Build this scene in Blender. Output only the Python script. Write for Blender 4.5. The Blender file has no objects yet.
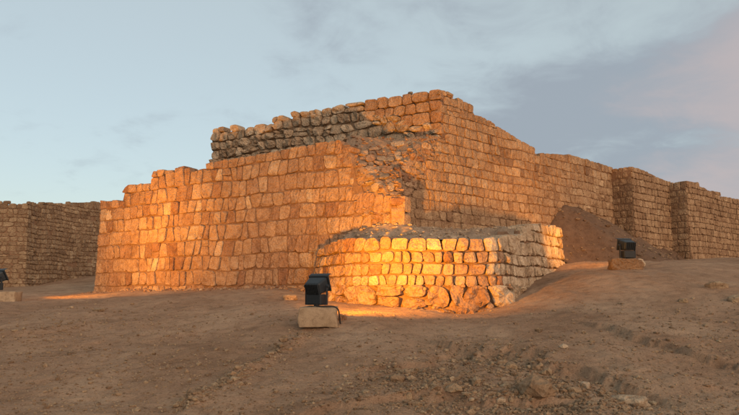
import bpy, bmesh, math, random
import numpy as np
from mathutils import Vector, Matrix

random.seed(11)
RNG = np.random.default_rng(11)
scene = bpy.context.scene
col = scene.collection
R = math.radians

# ------------------------------------------------------------------ camera, sky, sun, exposure
EYE = 1.65
FPX = 650.0                      # focal length in pixels of a 739 px wide frame
PITCH = math.atan(80.5 / FPX)
cam = bpy.data.cameras.new('camera')
cam.sensor_width = 36.0
cam.lens = 36.0 * FPX / 739.0
cam.clip_start = 0.05
cam.clip_end = 6000
camo = bpy.data.objects.new('camera', cam)
camo.location = (0, 0, EYE)
camo.rotation_euler = (math.pi / 2 + PITCH, 0, 0)
col.objects.link(camo)
scene.camera = camo

SUN_AZ = math.atan2(0.48, -0.88)       # clockwise from +Y: behind the camera, to the right
SUN_EL = R(12.0)
sun_dir = Vector((math.sin(SUN_AZ) * math.cos(SUN_EL), math.cos(SUN_AZ) * math.cos(SUN_EL), math.sin(SUN_EL)))

world = bpy.data.worlds.new('World')
scene.world = world
world.use_nodes = True
wn = world.node_tree
wn.nodes.clear()
W = wn.nodes.new
L = wn.links.new
out = W('ShaderNodeOutputWorld')
bg = W('ShaderNodeBackground')
bg.inputs['Strength'].default_value = 0.15
L(bg.outputs[0], out.inputs[0])
sky = W('ShaderNodeTexSky')
sky.sky_type = 'NISHITA'
sky.sun_disc = False
sky.sun_elevation = SUN_EL
sky.sun_rotation = SUN_AZ
sky.altitude = 20
sky.air_density = 1.0
sky.dust_density = 1.6
sky.ozone_density = 1.6
# clouds: noise on a plane above the place, thicker towards +X, going on all round
tc = W('ShaderNodeTexCoord')
sep = W('ShaderNodeSeparateXYZ')
L(tc.outputs['Generated'], sep.inputs[0])


def wmath(op, a, b=None, clamp=False):
    n = W('ShaderNodeMath')
    n.operation = op
    n.use_clamp = clamp
    for i, v in enumerate((a, b)):
        if v is None:
            continue
        if isinstance(v, (int, float)):
            n.inputs[i].default_value = v
        else:
            L(v, n.inputs[i])
    return n.outputs[0]


zc = wmath('ADD', wmath('MAXIMUM', sep.outputs['Z'], 0.0), 0.22)
comb = W('ShaderNodeCombineXYZ')
L(wmath('DIVIDE', sep.outputs['X'], zc), comb.inputs[0])
L(wmath('DIVIDE', sep.outputs['Y'], zc), comb.inputs[1])
comb.inputs[2].default_value = 14.9


def wnoise(scale, detail, rough, dist=0.0):
    n = W('ShaderNodeTexNoise')
    n.inputs['Scale'].default_value = scale
    n.inputs['Detail'].default_value = detail
    n.inputs['Roughness'].default_value = rough
    n.inputs['Distortion'].default_value = dist
    L(comb.outputs[0], n.inputs['Vector'])
    return n.outputs['Fac']


def wrange(v, a, b, c, d):
    n = W('ShaderNodeMapRange')
    n.interpolation_type = 'SMOOTHSTEP'
    for i, k in enumerate((a, b, c, d)):
        n.inputs[i + 1].default_value = k
    L(v, n.inputs[0])
    return n.outputs[0]


big = wnoise(1.7, 5.0, 0.55, 0.35)
fine = wnoise(5.2, 7.0, 0.62, 0.6)
# a bank low in the sky towards +X, thinning to wisps elsewhere
edge = wmath('SUBTRACT', wmath('ADD', wmath('MULTIPLY', sep.outputs['X'], 0.30), 0.20), sep.outputs['Z'])
bank = wmath('MULTIPLY', wrange(edge, -0.11, 0.07, 0.0, 1.0), wrange(sep.outputs['X'], -0.10, 0.22, 0.0, 1.0))
noise = wmath('ADD', wmath('MULTIPLY', big, 0.68), wmath('MULTIPLY', fine, 0.32))
field = wmath('ADD', noise, wmath('MULTIPLY', bank, 0.27))
cover = wmath('MULTIPLY', wrange(field, 0.50, 0.76, 0.0, 1.0), 0.88)
pinkf = wmath('MULTIPLY', wrange(wmath('ADD', wmath('MULTIPLY', noise, 0.5), sep.outputs['X']), 0.63, 0.80, 0.0, 1.0),
              wrange(edge, -0.07, 0.05, 0.15, 0.8))
ccol = W('ShaderNodeMixRGB')
ccol.inputs[1].default_value = (2.0, 2.3, 2.68, 1)      # cloud in its own shade, sky units
ccol.inputs[2].default_value = (3.3, 2.75, 2.75, 1)        # cloud lit by the low sun
L(pinkf, ccol.inputs[0])
# the clear evening sky: a broad bright haze under the physical sky
tint = W('ShaderNodeMixRGB')
tint.blend_type = 'ADD'
tint.inputs[0].default_value = 1.0
soft = W('ShaderNodeMixRGB')
soft.blend_type = 'MULTIPLY'
soft.inputs[0].default_value = 1.0
soft.inputs[2].default_value = (0.4, 0.4, 0.4, 1)
L(sky.outputs[0], soft.inputs[1])
L(soft.outputs[0], tint.inputs[1])
tint.inputs[2].default_value = (2.5, 2.75, 2.6, 1)
cm = W('ShaderNodeMixRGB')
L(cover, cm.inputs[0])
L(tint.outputs[0], cm.inputs[1])
L(ccol.outputs[0], cm.inputs[2])
L(cm.outputs[0], bg.inputs['Color'])

sl = bpy.data.lights.new('sun', 'SUN')
sl.energy = 2.5
sl.angle = R(50)
sl.color = (1.0, 0.66, 0.43)
so = bpy.data.objects.new('sun', sl)
so.rotation_euler = sun_dir.to_track_quat('Z', 'Y').to_euler()
so.location = (20, -20, 20)
col.objects.link(so)

vs = scene.view_settings
vs.view_transform = 'Standard'
vs.look = 'None'
vs.exposure = 0.12
vs.gamma = 1.0
vs.use_curve_mapping = False
scene.cycles.use_denoising = True
scene.cycles.max_bounces = 6
scene.cycles.diffuse_bounces = 4


# ------------------------------------------------------------------ small helpers
def P(px, py, d):
    """Point seen at pixel (px, py) of the 739 x 415 frame, d metres in front of the camera."""
    a = (px - 369.5) / FPX
    b = (207.5 - py) / FPX
    y = math.cos(PITCH) - b * math.sin(PITCH)
    z = math.sin(PITCH) + b * math.cos(PITCH)
    return np.array([a / y * d, d, EYE + z / y * d])


def Z(py, d):
    return P(369.5, py, d)[2]


def hsh(i, j, k, s):
    h = (i * 374761393 + j * 668265263 + k * 2147483647 + s * 974634777) & 0xFFFFFFFF
    h = ((h ^ (h >> 13)) * 1274126177) & 0xFFFFFFFF
    h = h ^ (h >> 16)
    return (h & 0xFFFFFF) / float(0xFFFFFF) * 2 - 1


def vnoise(p, s=0):
    """value noise, p is (..., 3); about -1..1"""
    p = np.asarray(p, float)
    i = np.floor(p).astype(np.int64)
    f = p - i
    f = f * f * f * (f * (f * 6 - 15) + 10)
    r = 0.0
    for dx in (0, 1):
        wx = f[..., 0] if dx else 1 - f[..., 0]
        for dy in (0, 1):
            wy = f[..., 1] if dy else 1 - f[..., 1]
            for dz in (0, 1):
                wz = f[..., 2] if dz else 1 - f[..., 2]
                r = r + wx * wy * wz * hsh(i[..., 0] + dx, i[..., 1] + dy, i[..., 2] + dz, s)
    return r


def fbm(p, octv=4, s=0, gain=0.5):
    p = np.asarray(p, float)
    r, a = 0.0, 1.0
    for o in range(octv):
        r = r + a * vnoise(p * (2.03 ** o) + o * 7.3, s + o)
        a *= gain
    return r


def n1(u, s=0):
    u = np.asarray(u, float)
    return vnoise(np.stack([u, u * 0 + 0.37 + s * 3.1, u * 0 + 0.71], -1), s)


def sstep(a, b, x):
    t = np.clip((x - a) / (b - a), 0, 1)
    return t * t * (3 - 2 * t)


def mesh_obj(name, verts, faces, mat, parent=None, smooth=True, tone=None, origin=None):
    me = bpy.data.meshes.new(name)
    verts = np.asarray(verts, float)
    o0 = np.array(origin if origin is not None else (0, 0, 0), float)
    me.from_pydata((verts - o0).tolist(), [], faces)
    if tone is not None:
        at = me.attributes.new('tone', 'FLOAT', 'POINT')
        at.data.foreach_set('value', np.broadcast_to(np.asarray(tone, np.float32), (len(verts),)).copy())
    if smooth:
        me.shade_smooth()
    me.materials.append(mat)
    me.update()
    ob = bpy.data.objects.new(name, me)
    col.objects.link(ob)
    if parent is not None:
        ob.parent = parent
        o0 = o0 - np.array(parent.location)
    ob.location = o0
    return ob


def tag(o, label=None, cat=None, group=None, kind=None):
    for k, v in (('label', label), ('category', cat), ('group', group), ('kind', kind)):
        if v:
            o[k] = v
    return o


def empty(name, loc, label, cat, group=None):
    e = bpy.data.objects.new(name, None)
    e.empty_display_size = 0.2
    e.location = tuple(float(v) for v in loc)
    col.objects.link(e)
    return tag(e, label, cat, group, 'thing')


# ------------------------------------------------------------------ materials
def new_mat(name):
    m = bpy.data.materials.new(name)
    m.use_nodes = True
    nt = m.node_tree
    b = nt.nodes['Principled BSDF']
    b.inputs['Specular IOR Level'].default_value = 0.2
    return m, nt, b


def tex_noise(nt, vec, scale, detail=5, rough=0.6, dist=0.0):
    n = nt.nodes.new('ShaderNodeTexNoise')
    n.inputs['Scale'].default_value = scale
    n.inputs['Detail'].default_value = detail
    n.inputs['Roughness'].default_value = rough
    n.inputs['Distortion'].default_value = dist
    nt.links.new(vec, n.inputs['Vector'])
    return n.outputs['Fac']


def ramp(nt, fac, stops, interp='LINEAR'):
    n = nt.nodes.new('ShaderNodeValToRGB')
    n.color_ramp.interpolation = interp
    els = n.color_ramp.elements
    while len(els) < len(stops):
        els.new(0.5)
    for e, (p, c) in zip(els, stops):
        e.position = p
        e.color = (c[0], c[1], c[2], 1) if not isinstance(c, (int, float)) else (c, c, c, 1)
    nt.links.new(fac, n.inputs[0])
    return n.outputs[0]


def mix(nt, a, b, fac, blend='MIX'):
    n = nt.nodes.new('ShaderNodeMixRGB')
    n.blend_type = blend
    for i, v in ((0, fac), (1, a), (2, b)):
        if isinstance(v, (int, float)):
            n.inputs[i].default_value = v
        elif isinstance(v, tuple):
            n.inputs[i].default_value = (v[0], v[1], v[2], 1)
        else:
            nt.links.new(v, n.inputs[i])
    return n.outputs[0]


def nmath(nt, op, a, b):
    n = nt.nodes.new('ShaderNodeMath')
    n.operation = op
    for i, v in enumerate((a, b)):
        if isinstance(v, (int, float)):
            n.inputs[i].default_value = v
        else:
            nt.links.new(v, n.inputs[i])
    return n.outputs[0]


def bump(nt, bsdf, height, dist, strength=1.0):
    n = nt.nodes.new('ShaderNodeBump')
    n.inputs['Distance'].default_value = dist
    n.inputs['Strength'].default_value = strength
    nt.links.new(height, n.inputs['Height'])
    nt.links.new(n.outputs[0], bsdf.inputs['Normal'])


def stone_mat(name, stops, spec=0.62):
    m, nt, b = new_mat(name)
    at = nt.nodes.new('ShaderNodeAttribute')
    at.attribute_name = 'tone'
    geo = nt.nodes.new('ShaderNodeNewGeometry')
    off = nt.nodes.new('ShaderNodeVectorMath')
    off.operation = 'ADD'
    cx = nt.nodes.new('ShaderNodeCombineXYZ')
    nt.links.new(nmath(nt, 'MULTIPLY', at.outputs['Fac'], 37.0), cx.inputs[2])
    nt.links.new(geo.outputs['Position'], off.inputs[0])
    nt.links.new(cx.outputs[0], off.inputs[1])
    v = off.outputs[0]
    base = ramp(nt, at.outputs['Fac'], stops)
    n1_ = tex_noise(nt, v, 5.5, 6, 0.65, 0.3)
    n2_ = tex_noise(nt, v, 26.0, 5, 0.7)
    n3_ = tex_noise(nt, geo.outputs['Position'], 0.9, 4, 0.6)
    c = mix(nt, base, ramp(nt, n1_, [(0.3, (0.55, 0.48, 0.43)), (0.52, (1, 1, 1)), (0.72, (1.18, 1.2, 1.2))]), 0.85, 'MULTIPLY')
    c = mix(nt, c, ramp(nt, n2_, [(0.33, (0.58, 0.5, 0.45)), (0.5, (1, 1, 1)), (0.68, (1.12, 1.12, 1.1))]), 0.7, 'MULTIPLY')
    c = mix(nt, c, ramp(nt, n3_, [(0.32, (0.72, 0.68, 0.66)), (0.6, (1.05, 1.05, 1.05))]), 0.6, 'MULTIPLY')
    nt.links.new(c, b.inputs['Base Color'])
    b.inputs['Roughness'].default_value = 0.95
    vor = nt.nodes.new('ShaderNodeTexVoronoi')
    vor.inputs['Scale'].default_value = 19
    nt.links.new(v, vor.inputs['Vector'])
    h = nmath(nt, 'ADD', nmath(nt, 'MULTIPLY', n1_, 1.0), nmath(nt, 'MULTIPLY', n2_, 0.45))
    h = nmath(nt, 'ADD', h, nmath(nt, 'MULTIPLY', vor.outputs['Distance'], 0.35))
    bump(nt, b, h, 0.085, 1.0)
    return m


WARM = [(0.0, (0.27, 0.145, 0.085)), (0.25, (0.36, 0.215, 0.128)), (0.55, (0.41, 0.265, 0.162)), (0.8, (0.46, 0.31, 0.195)), (1.0, (0.53, 0.395, 0.265))]
TAN = [(0.0, (0.28, 0.165, 0.092)), (0.3, (0.37, 0.232, 0.132)), (0.7, (0.43, 0.28, 0.162)), (1.0, (0.50, 0.35, 0.215))]
GREY = [(0.0, (0.28, 0.195, 0.125)), (0.35, (0.38, 0.275, 0.18)), (0.7, (0.45, 0.335, 0.225)), (1.0, (0.54, 0.42, 0.29))]
FAR = [(0.0, (0.24, 0.155, 0.093)), (0.4, (0.32, 0.215, 0.13)), (0.8, (0.385, 0.27, 0.165)), (1.0, (0.45, 0.33, 0.21))]
m_warm = stone_mat('warm_limestone', WARM)
m_tan = stone_mat('tan_limestone', TAN)
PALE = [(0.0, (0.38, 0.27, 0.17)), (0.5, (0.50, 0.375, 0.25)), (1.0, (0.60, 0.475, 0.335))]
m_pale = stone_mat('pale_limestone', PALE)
m_grey = stone_mat('grey_field_stone', GREY)
m_far = stone_mat('brown_field_stone', FAR)


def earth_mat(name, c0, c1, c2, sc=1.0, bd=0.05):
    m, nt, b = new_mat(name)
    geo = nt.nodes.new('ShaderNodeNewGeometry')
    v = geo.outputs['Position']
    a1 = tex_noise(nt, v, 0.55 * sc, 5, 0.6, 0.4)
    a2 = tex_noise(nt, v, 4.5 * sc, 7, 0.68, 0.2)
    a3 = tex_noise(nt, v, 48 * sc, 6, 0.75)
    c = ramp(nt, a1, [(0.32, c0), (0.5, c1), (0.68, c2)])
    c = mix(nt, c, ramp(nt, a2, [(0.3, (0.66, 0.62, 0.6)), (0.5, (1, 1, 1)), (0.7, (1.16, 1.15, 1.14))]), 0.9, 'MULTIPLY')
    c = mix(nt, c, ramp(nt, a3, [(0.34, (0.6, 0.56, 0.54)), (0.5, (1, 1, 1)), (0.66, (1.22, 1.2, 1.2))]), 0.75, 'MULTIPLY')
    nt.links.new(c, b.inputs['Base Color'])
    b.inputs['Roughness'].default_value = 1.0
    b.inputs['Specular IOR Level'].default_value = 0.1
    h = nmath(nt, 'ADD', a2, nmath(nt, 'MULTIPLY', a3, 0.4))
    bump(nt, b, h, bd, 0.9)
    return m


m_ground = earth_mat('dry_earth', (0.275, 0.168, 0.102), (0.35, 0.222, 0.138), (0.425, 0.285, 0.182), 1.0, 0.07)
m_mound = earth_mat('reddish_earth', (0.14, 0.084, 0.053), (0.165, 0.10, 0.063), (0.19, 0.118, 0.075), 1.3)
m_core = earth_mat('earth_mortar', (0.20, 0.115, 0.068), (0.25, 0.15, 0.09), (0.30, 0.185, 0.115), 2.0)
m_rubble = earth_mat('rubble_core', (0.31, 0.195, 0.125), (0.40, 0.265, 0.17), (0.38, 0.27, 0.185), 3.0, 0.09)
m_ledge = earth_mat('dusty_grey_rubble', (0.36, 0.25, 0.165), (0.44, 0.315, 0.215), (0.51, 0.38, 0.265), 3.0, 0.07)
m_block = earth_mat('cut_stone_block', (0.30, 0.215, 0.135), (0.35, 0.255, 0.165), (0.39, 0.29, 0.19), 2.5, 0.02)

# ------------------------------------------------------------------ ground
A_L = np.array([-8.40, 20.05])      # front wall: left end, right corner
A_F = np.array([0.78, 14.45])
B_0 = np.array([0.95, 15.50])       # long right wall: start and direction
B_D = np.array([1.09, 1.0]) / math.hypot(1.09, 1.0)
B_N = np.array([B_D[1], -B_D[0]])
B_C = np.array([1.91, 16.38])       # its upper corner

ctrl = [(0, 415, 6.0), (185, 415, 5.8), (370, 415, 5.6), (555, 415, 5.3), (739, 415, 5.2),
        (0, 370, 7.7), (185, 370, 7.6), (370, 370, 7.2), (555, 370, 6.7), (739, 370, 6.8),
        (0, 335, 10.2), (185, 335, 10.0), (315, 335, 9.4), (450, 335, 9.2), (600, 335, 8.5), (739, 335, 8.6),
        (315, 326, 10.1), (400, 322, 10.6), (500, 322, 10.6),
        (0, 310, 13), (100, 309, 13.0), (200, 308, 13.0), (300, 308, 12.2), (400, 309, 12.3), (460, 314, 12.7), (540, 308, 11.6),
        (640, 308, 10.6), (739, 308, 10.6),
        (-60, 302, 15), (0, 301, 15.2), (60, 298, 16.3), (96, 292, 20), (200, 290, 17.3), (300, 291, 15.3), (345, 304, 13.6),
        (515, 301, 13.3), (545, 280, 15.2), (571, 263, 17.2), (600, 274, 14.0), (627, 270, 14.6), (690, 268, 15.0), (739, 284, 12.6),
        (739, 258, 22), (820, 256, 22), (690, 260, 20), (640, 261, 18), (600, 261, 18.5),
        (-60, 290, 24), (30, 288, 24.5), (60, 284, 26), (95, 276, 28.5), (130, 272, 31), (820, 335, 8.4), (820, 290, 13), (-80, 370, 7.7)]
cp = np.array([P(*c) for c in ctrl] + [(0, 0, 0.02), (-3, 2, 0.12), (3, 2, 0.2), (-9, 0, -0.1), (9, 0, 0.5), (0, -8, -0.5),
                                       (-14, 10, 0.6), (14, 8, 1.7), (0, 24, 2.1), (6, 26, 2.3), (18, 26, 2.8), (-12, 34, 2.7), (2, 34, 2.4)])
dm = np.hypot(cp[:, None, 0] - cp[None, :, 0], cp[:, None, 1] - cp[None, :, 1])
kern = np.sqrt(dm * dm + 0.4) + np.eye(len(cp)) * -0.02
wts = np.linalg.solve(kern, cp[:, 2] - 1.2)


def base_ground(x, y):
    x = np.asarray(x, float)
    y = np.asarray(y, float)
    xc = np.clip(x, -16, 21)
    yc = np.clip(y, -6, 34)
    z = np.zeros_like(xc)
    for (a, b, _), w in zip(cp, wts):
        z = z + w * np.sqrt((xc - a) ** 2 + (yc - b) ** 2 + 0.4)
    z = z + 1.2
    far = sstep(0, 60, np.hypot(x - xc, y - yc))
    return z * (1 - far) + 1.0 * far


def G(px, py):
    """Where the ray of a pixel meets the smooth ground."""
    lo, hi = 2.0, 40.0
    d = np.linspace(lo, hi, 400)
    pts = np.array([P(px, py, t) for t in d])
    g = base_ground(pts[:, 0], pts[:, 1])
    k = int(np.argmax(pts[:, 2] < g))
    return pts[k]


def poly_dist(x, y, line):
    """distance to a polyline and side (+ left of its direction)"""
    best = np.full(np.shape(x), 1e9)
    side = np.zeros(np.shape(x))
    for a, b in zip(line[:-1], line[1:]):
        dx, dy = b[0] - a[0], b[1] - a[1]
        ll = dx * dx + dy * dy
        t = np.clip(((x - a[0]) * dx + (y - a[1]) * dy) / ll, 0, 1)
        qx, qy = x - a[0] - t * dx, y - a[1] - t * dy
        d = np.hypot(qx, qy)
        s = np.sign(dx * (y - a[1]) - dy * (x - a[0]))
        upd = d < best
        best = np.where(upd, d, best)
        side = np.where(upd, s, side)
    return best, side


def pline(pix):
    return [G(*p)[:2] for p in pix]


# scarps (left to right in the picture; the far side stands higher)
SCARPS = [(pline([(455, 346), (490, 352), (520, 352), (545, 362), (580, 372), (612, 382)]), 0.10, 0.07, 0.6),
          (pline([(600, 326), (640, 337), (680, 351), (715, 360), (760, 372)]), 0.075, 0.06, 0.55),
          (pline([(330, 410), (365, 404), (400, 402), (450, 396), (490, 402), (530, 398)]), 0.07, 0.05, 0.45),
          (pline([(195, 404), (235, 383), (262, 366), (282, 352), (305, 342)]), -0.06, 0.09, 0.5),
          (pline([(395, 366), (425, 362), (446, 352)]), 0.06, 0.06, 0.4)]
RIDGES = [(pline([(190, 404), (232, 383), (260, 366), (280, 353), (303, 343)]), 0.07, 0.14),
          (pline([(0, 338), (40, 335), (75, 328)]), 0.07, 0.2),
          (pline([(590, 352), (640, 371), (700, 384)]), 0.05, 0.16)]
RUTS = [(pline([(300, 329), (400, 333), (500, 334), (600, 340), (760, 352)]), -0.05, 0.3),
        (pline([(-40, 352), (100, 345), (200, 340), (300, 338)]), -0.05, 0.3),
        (pline([(640, 395), (690, 388), (760, 384)]), -0.03, 0.2)]
rough_zone = pline([(470, 350), (520, 362), (560, 380), (590, 395)])
rough_zone2 = pline([(395, 372), (430, 372), (440, 395), (520, 400)])


def ground(x, y):
    x = np.asarray(x, float)
    y = np.asarray(y, float)
    z = base_ground(x, y)
    p = np.stack([x, y, x * 0], -1)
    near = sstep(40, 22, np.hypot(x, y - 10))
    wob = 0.11 * vnoise(p * 2.7, 5) + 0.07 * vnoise(p * 8.0, 6) + 0.035 * vnoise(p * 19.0, 7)
    for line, a, w, reach in SCARPS:
        d, s = poly_dist(x, y, line)
        sd = d * s + wob
        z = z + a * (sstep(-w * 0.35, w * 0.65, sd) - 0.55) * np.exp(-(d / reach) ** 2)
    for line, a, w in RIDGES + RUTS:
        d, s = poly_dist(x, y, line)
        z = z + a * np.exp(-((d + 0.5 * wob) / w) ** 2)
    d1, _ = poly_dist(x, y, rough_zone)
    d2, _ = poly_dist(x, y, rough_zone2)
    rz = np.exp(-(d1 / 0.45) ** 2) + 0.6 * np.exp(-(d2 / 0.4) ** 2)
    z = z + near * (0.035 * fbm(p * 0.9, 3, 1) + 0.014 * fbm(p * 3.4, 3, 2) + 0.009 * fbm(p * 12, 3, 3))
    z = z + rz * (0.024 * fbm(p * 6.0, 4, 4))
    return z


def lines(segs):
    r = []
    for a, b, s in segs:
        r += list(np.linspace(a, b, max(2, int(round((b - a) / s)) + 1))[:-1])
    r.append(segs[-1][1])
    return np.array(r)


gx = lines([(-3000, -600, 600), (-600, -100, 100), (-100, -30, 14), (-30, -13, 1.0), (-13, -5, 0.11), (-5, 6.5, 0.042), (6.5, 17, 0.1), (17, 30, 1.0),
            (30, 100, 14), (100, 600, 100), (600, 3000, 600)])
gy = lines([(-3000, -600, 600), (-600, -60, 90), (-60, -6, 6), (-6, 4.4, 0.5), (4.4, 8.6, 0.032), (8.6, 13, 0.05), (13, 20, 0.11), (20, 34, 0.4), (34, 100, 6),
            (100, 600, 100), (600, 3000, 600)])
GX, GY = np.meshgrid(gx, gy)
GZ = ground(GX, GY)


def grid_faces(nu, nv):
    i = np.arange(nv - 1)[:, None] * nu + np.arange(nu - 1)[None, :]
    return np.stack([i, i + 1, i + 1 + nu, i + nu], -1).reshape(-1, 4)


gnd = mesh_obj('ground', np.stack([GX, GY, GZ], -1).reshape(-1, 3), grid_faces(len(gx), len(gy)).tolist(), m_ground)
tag(gnd, kind='structure')

# the bank of loose earth heaped against the long wall
mpx = [(530, 236), (548, 232), (560, 212), (567, 204.5), (580, 207), (595, 214), (618, 226), (640, 236), (662, 242), (690, 247.5), (715, 251.5), (745, 258)]


def on_B(px, off=0.0):
    """distance along the right wall (0 at B_0) where a pixel column meets it"""
    r = P(px, 288, 1.0)[0]
    o = B_0 + B_N * off
    return (r * o[1] - o[0]) / (B_D[0] - r * B_D[1])


ms = np.array([on_B(p) for p, _ in mpx])
mz = np.array([Z(py, (B_0 + B_D * s)[1]) for (_, py), s in zip(mpx, ms)])
su = np.linspace(ms[0], ms[-1], 200)
tv = np.linspace(-0.4, 5.0, 100)
S_, T_ = np.meshgrid(su, tv)
hz = np.interp(S_, ms, mz)
MX = B_0[0] + B_D[0] * S_ + B_N[0] * T_
MY = B_0[1] + B_D[1] * S_ + B_N[1] * T_
gz0 = ground(MX, MY)
tt = np.clip(T_ - 0.05, 0, 9)
peak = hz - 0.62 * tt - 0.10 * np.minimum(tt, 1.0) ** 2
MZ = np.where(peak > gz0 - 0.15, peak, gz0 - 0.15)
MZ = MZ + (0.10 * fbm(np.stack([S_ * 1.6 + 0.25 * T_, T_ * 0.35, T_ * 0], -1), 4, 21) + 0.025 * fbm(np.stack([MX, MY, MX * 0], -1) * 6, 3, 22)) * sstep(-0.15, 0.5, MZ - gz0 + 0.1) * sstep(-0.3, 0.5, T_)
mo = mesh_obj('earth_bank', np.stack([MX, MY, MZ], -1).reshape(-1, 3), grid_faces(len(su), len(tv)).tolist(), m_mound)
tag(mo, kind='structure')


# ------------------------------------------------------------------ masonry
class Path:
    """plan line of a wall face; out = right-hand side of its direction"""
    def __init__(self, pts, batter=0.0, zref=1.5, smooth=False):
        pts = np.array(pts, float)
        if smooth:
            n = len(pts)
            q = []
            for i in range(n - 1):
                p0, p1, p2, p3 = pts[max(i - 1, 0)], pts[i], pts[i + 1], pts[min(i + 2, n - 1)]
                for t in np.linspace(0, 1, 12, endpoint=False):
                    q.append(0.5 * ((2 * p1) + (-p0 + p2) * t + (2 * p0 - 5 * p1 + 4 * p2 - p3) * t * t + (-p0 + 3 * p1 - 3 * p2 + p3) * t ** 3))
            q.append(pts[-1])
            pts = np.array(q)
        self.p = pts
        seg = np.hypot(*(pts[1:] - pts[:-1]).T)
        self.s = np.concatenate([[0], np.cumsum(seg)])
        self.len = self.s[-1]
        self.batter, self.zref = batter, zref
        t = np.gradient(pts, self.s, axis=0) if len(pts) > 2 else np.repeat((pts[1:] - pts[:-1]) / seg[:, None], 2, 0)
        t /= np.hypot(t[:, 0], t[:, 1])[:, None]
        self.nx, self.ny = t[:, 1], -t[:, 0]
        self.tx, self.ty = t[:, 0], t[:, 1]

    def at(self, u, v, n):
        u = np.asarray(u, float)
        uc = np.clip(u, 0, self.len)
        ex = u - uc
        nx, ny = np.interp(uc, self.s, self.nx), np.interp(uc, self.s, self.ny)
        tx, ty = np.interp(uc, self.s, self.tx), np.interp(uc, self.s, self.ty)
        o = n - self.batter * (v - self.zref)
        return np.stack([np.interp(uc, self.s, self.p[:, 0]) + nx * o + tx * ex, np.interp(uc, self.s, self.p[:, 1]) + ny * o + ty * ex, v + 0 * u], -1)

    def u_of_px(self, px):
        r = P(px, 288, 1.0)[0]
        uu = np.linspace(0, self.len, 2000)
        q = self.at(uu, uu * 0 + self.zref, uu * 0)
        return float(uu[np.argmin(np.abs(q[:, 0] / q[:, 1] - r))])

    def depth(self, u):
        return float(np.interp(u, self.s, self.p[:, 1]))


NS = 16
RINGS = [(0.97, -0.26), (1.0, -0.03), (0.99, 0.58), (0.945, 0.90), (0.60, 1.0)]
ANG = (np.arange(NS) + 0.5) / NS * 2 * math.pi
SFACES = []
for k in range(len(RINGS) - 1):
    for i in range(NS):
        j = (i + 1) % NS
        SFACES.append((k * NS + i, k * NS + j, (k + 1) * NS + j, (k + 1) * NS + i))
kc = len(RINGS) * NS
for i in range(NS):
    SFACES.append(((len(RINGS) - 1) * NS + i, (len(RINGS) - 1) * NS + (i + 1) % NS, kc))
SFACES.append(tuple(range(NS))[::-1])


def stone_verts(path, quad, depth, expo, rough, back=0.26, gap=0.010, tilt=0.25):
    """one stone: quad = (u,v) of bottom-left, bottom-right, top-right, top-left"""
    q = np.array(quad, float)
    c = q.mean(0)
    w = 0.5 * ((q[1, 0] + q[2, 0]) - (q[0, 0] + q[3, 0]))
    h = 0.5 * ((q[2, 1] + q[3, 1]) - (q[0, 1] + q[1, 1]))
    kx, ky = max(0.5, 1 - 2 * gap / max(w, 1e-3)), max(0.5, 1 - 2 * gap / max(h, 1e-3))
    ca, sa = np.cos(ANG), np.sin(ANG)
    a = np.sign(ca) * np.abs(ca) ** (2 / expo) * kx
    b = np.sign(sa) * np.abs(sa) ** (2 / expo) * ky
    sd = random.random() * 50
    rad = 1 + rough * 1.2 * vnoise(np.stack([ca * 1.6 + sd, sa * 1.6, ca * 0 + sd], -1), 3) - rough * 0.4
    a, b = a * rad, b * rad
    A, B_, N_ = [], [], []
    ta, tb = random.uniform(-tilt, tilt), random.uniform(-tilt, tilt)
    for sc, dn in RINGS:
        A.append(a * sc)
        B_.append(b * sc)
        if dn > 0.3:
            N_.append(depth * (dn + (ta * a + tb * b) * sc * 0.9))
        elif dn < -0.2:
            N_.append(np.full(NS, -back))
        else:
            N_.append(np.full(NS, dn))
    A = np.append(np.concatenate(A), 0.0)
    B_ = np.append(np.concatenate(B_), 0.0)
    N_ = np.append(np.concatenate(N_), depth * 1.02)
    s, t = (A + 1) / 2, (B_ + 1) / 2
    uv = ((1 - s) * (1 - t))[:, None] * q[0] + (s * (1 - t))[:, None] * q[1] + (s * t)[:, None] * q[2] + ((1 - s) * t)[:, None] * q[3]
    pos = np.stack([uv[:, 0] * 8 + sd, uv[:, 1] * 8, N_ * 8], -1)
    fr = (N_ > 0.2 * depth)
    N_ = N_ + fr * depth * 0.55 * fbm(pos, 2, 9) * min(1.0, rough * 9)
    return path.at(uv[:, 0], uv[:, 1], N_)


class Masonry:
    def __init__(self):
        self.st = []          # verts, tone, material

    def add(self, v, tone, mat):
        c = v.mean(0)
        ext = np.ptp(v[NS:], axis=0).max()
        self.st.append((v, float(min(max(tone, 0), 1)), mat, ext / math.dist(c, (0, 0, EYE))))

    def finish(self, parent, most=300):
        order = sorted(self.st, key=lambda s: -s[3])
        for v, tone, mat, _ in order[:most]:
            mesh_obj('stone', v, SFACES, mat, parent, False, tone, v.mean(0))
        rest = order[most:]
        for mat in {r[2] for r in rest}:
            rr = [r for r in rest if r[2] == mat]
            vs_ = np.concatenate([r[0] for r in rr])
            nv = kc + 1
            fs = [tuple(i + k * nv for i in f) for k in range(len(rr)) for f in SFACES]
            tn = np.repeat([r[1] for r in rr], nv)
            o = mesh_obj('distant_stones', vs_, fs, mat, parent, False, tn, vs_.mean(0))
            tag(o, kind='stuff')


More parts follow.
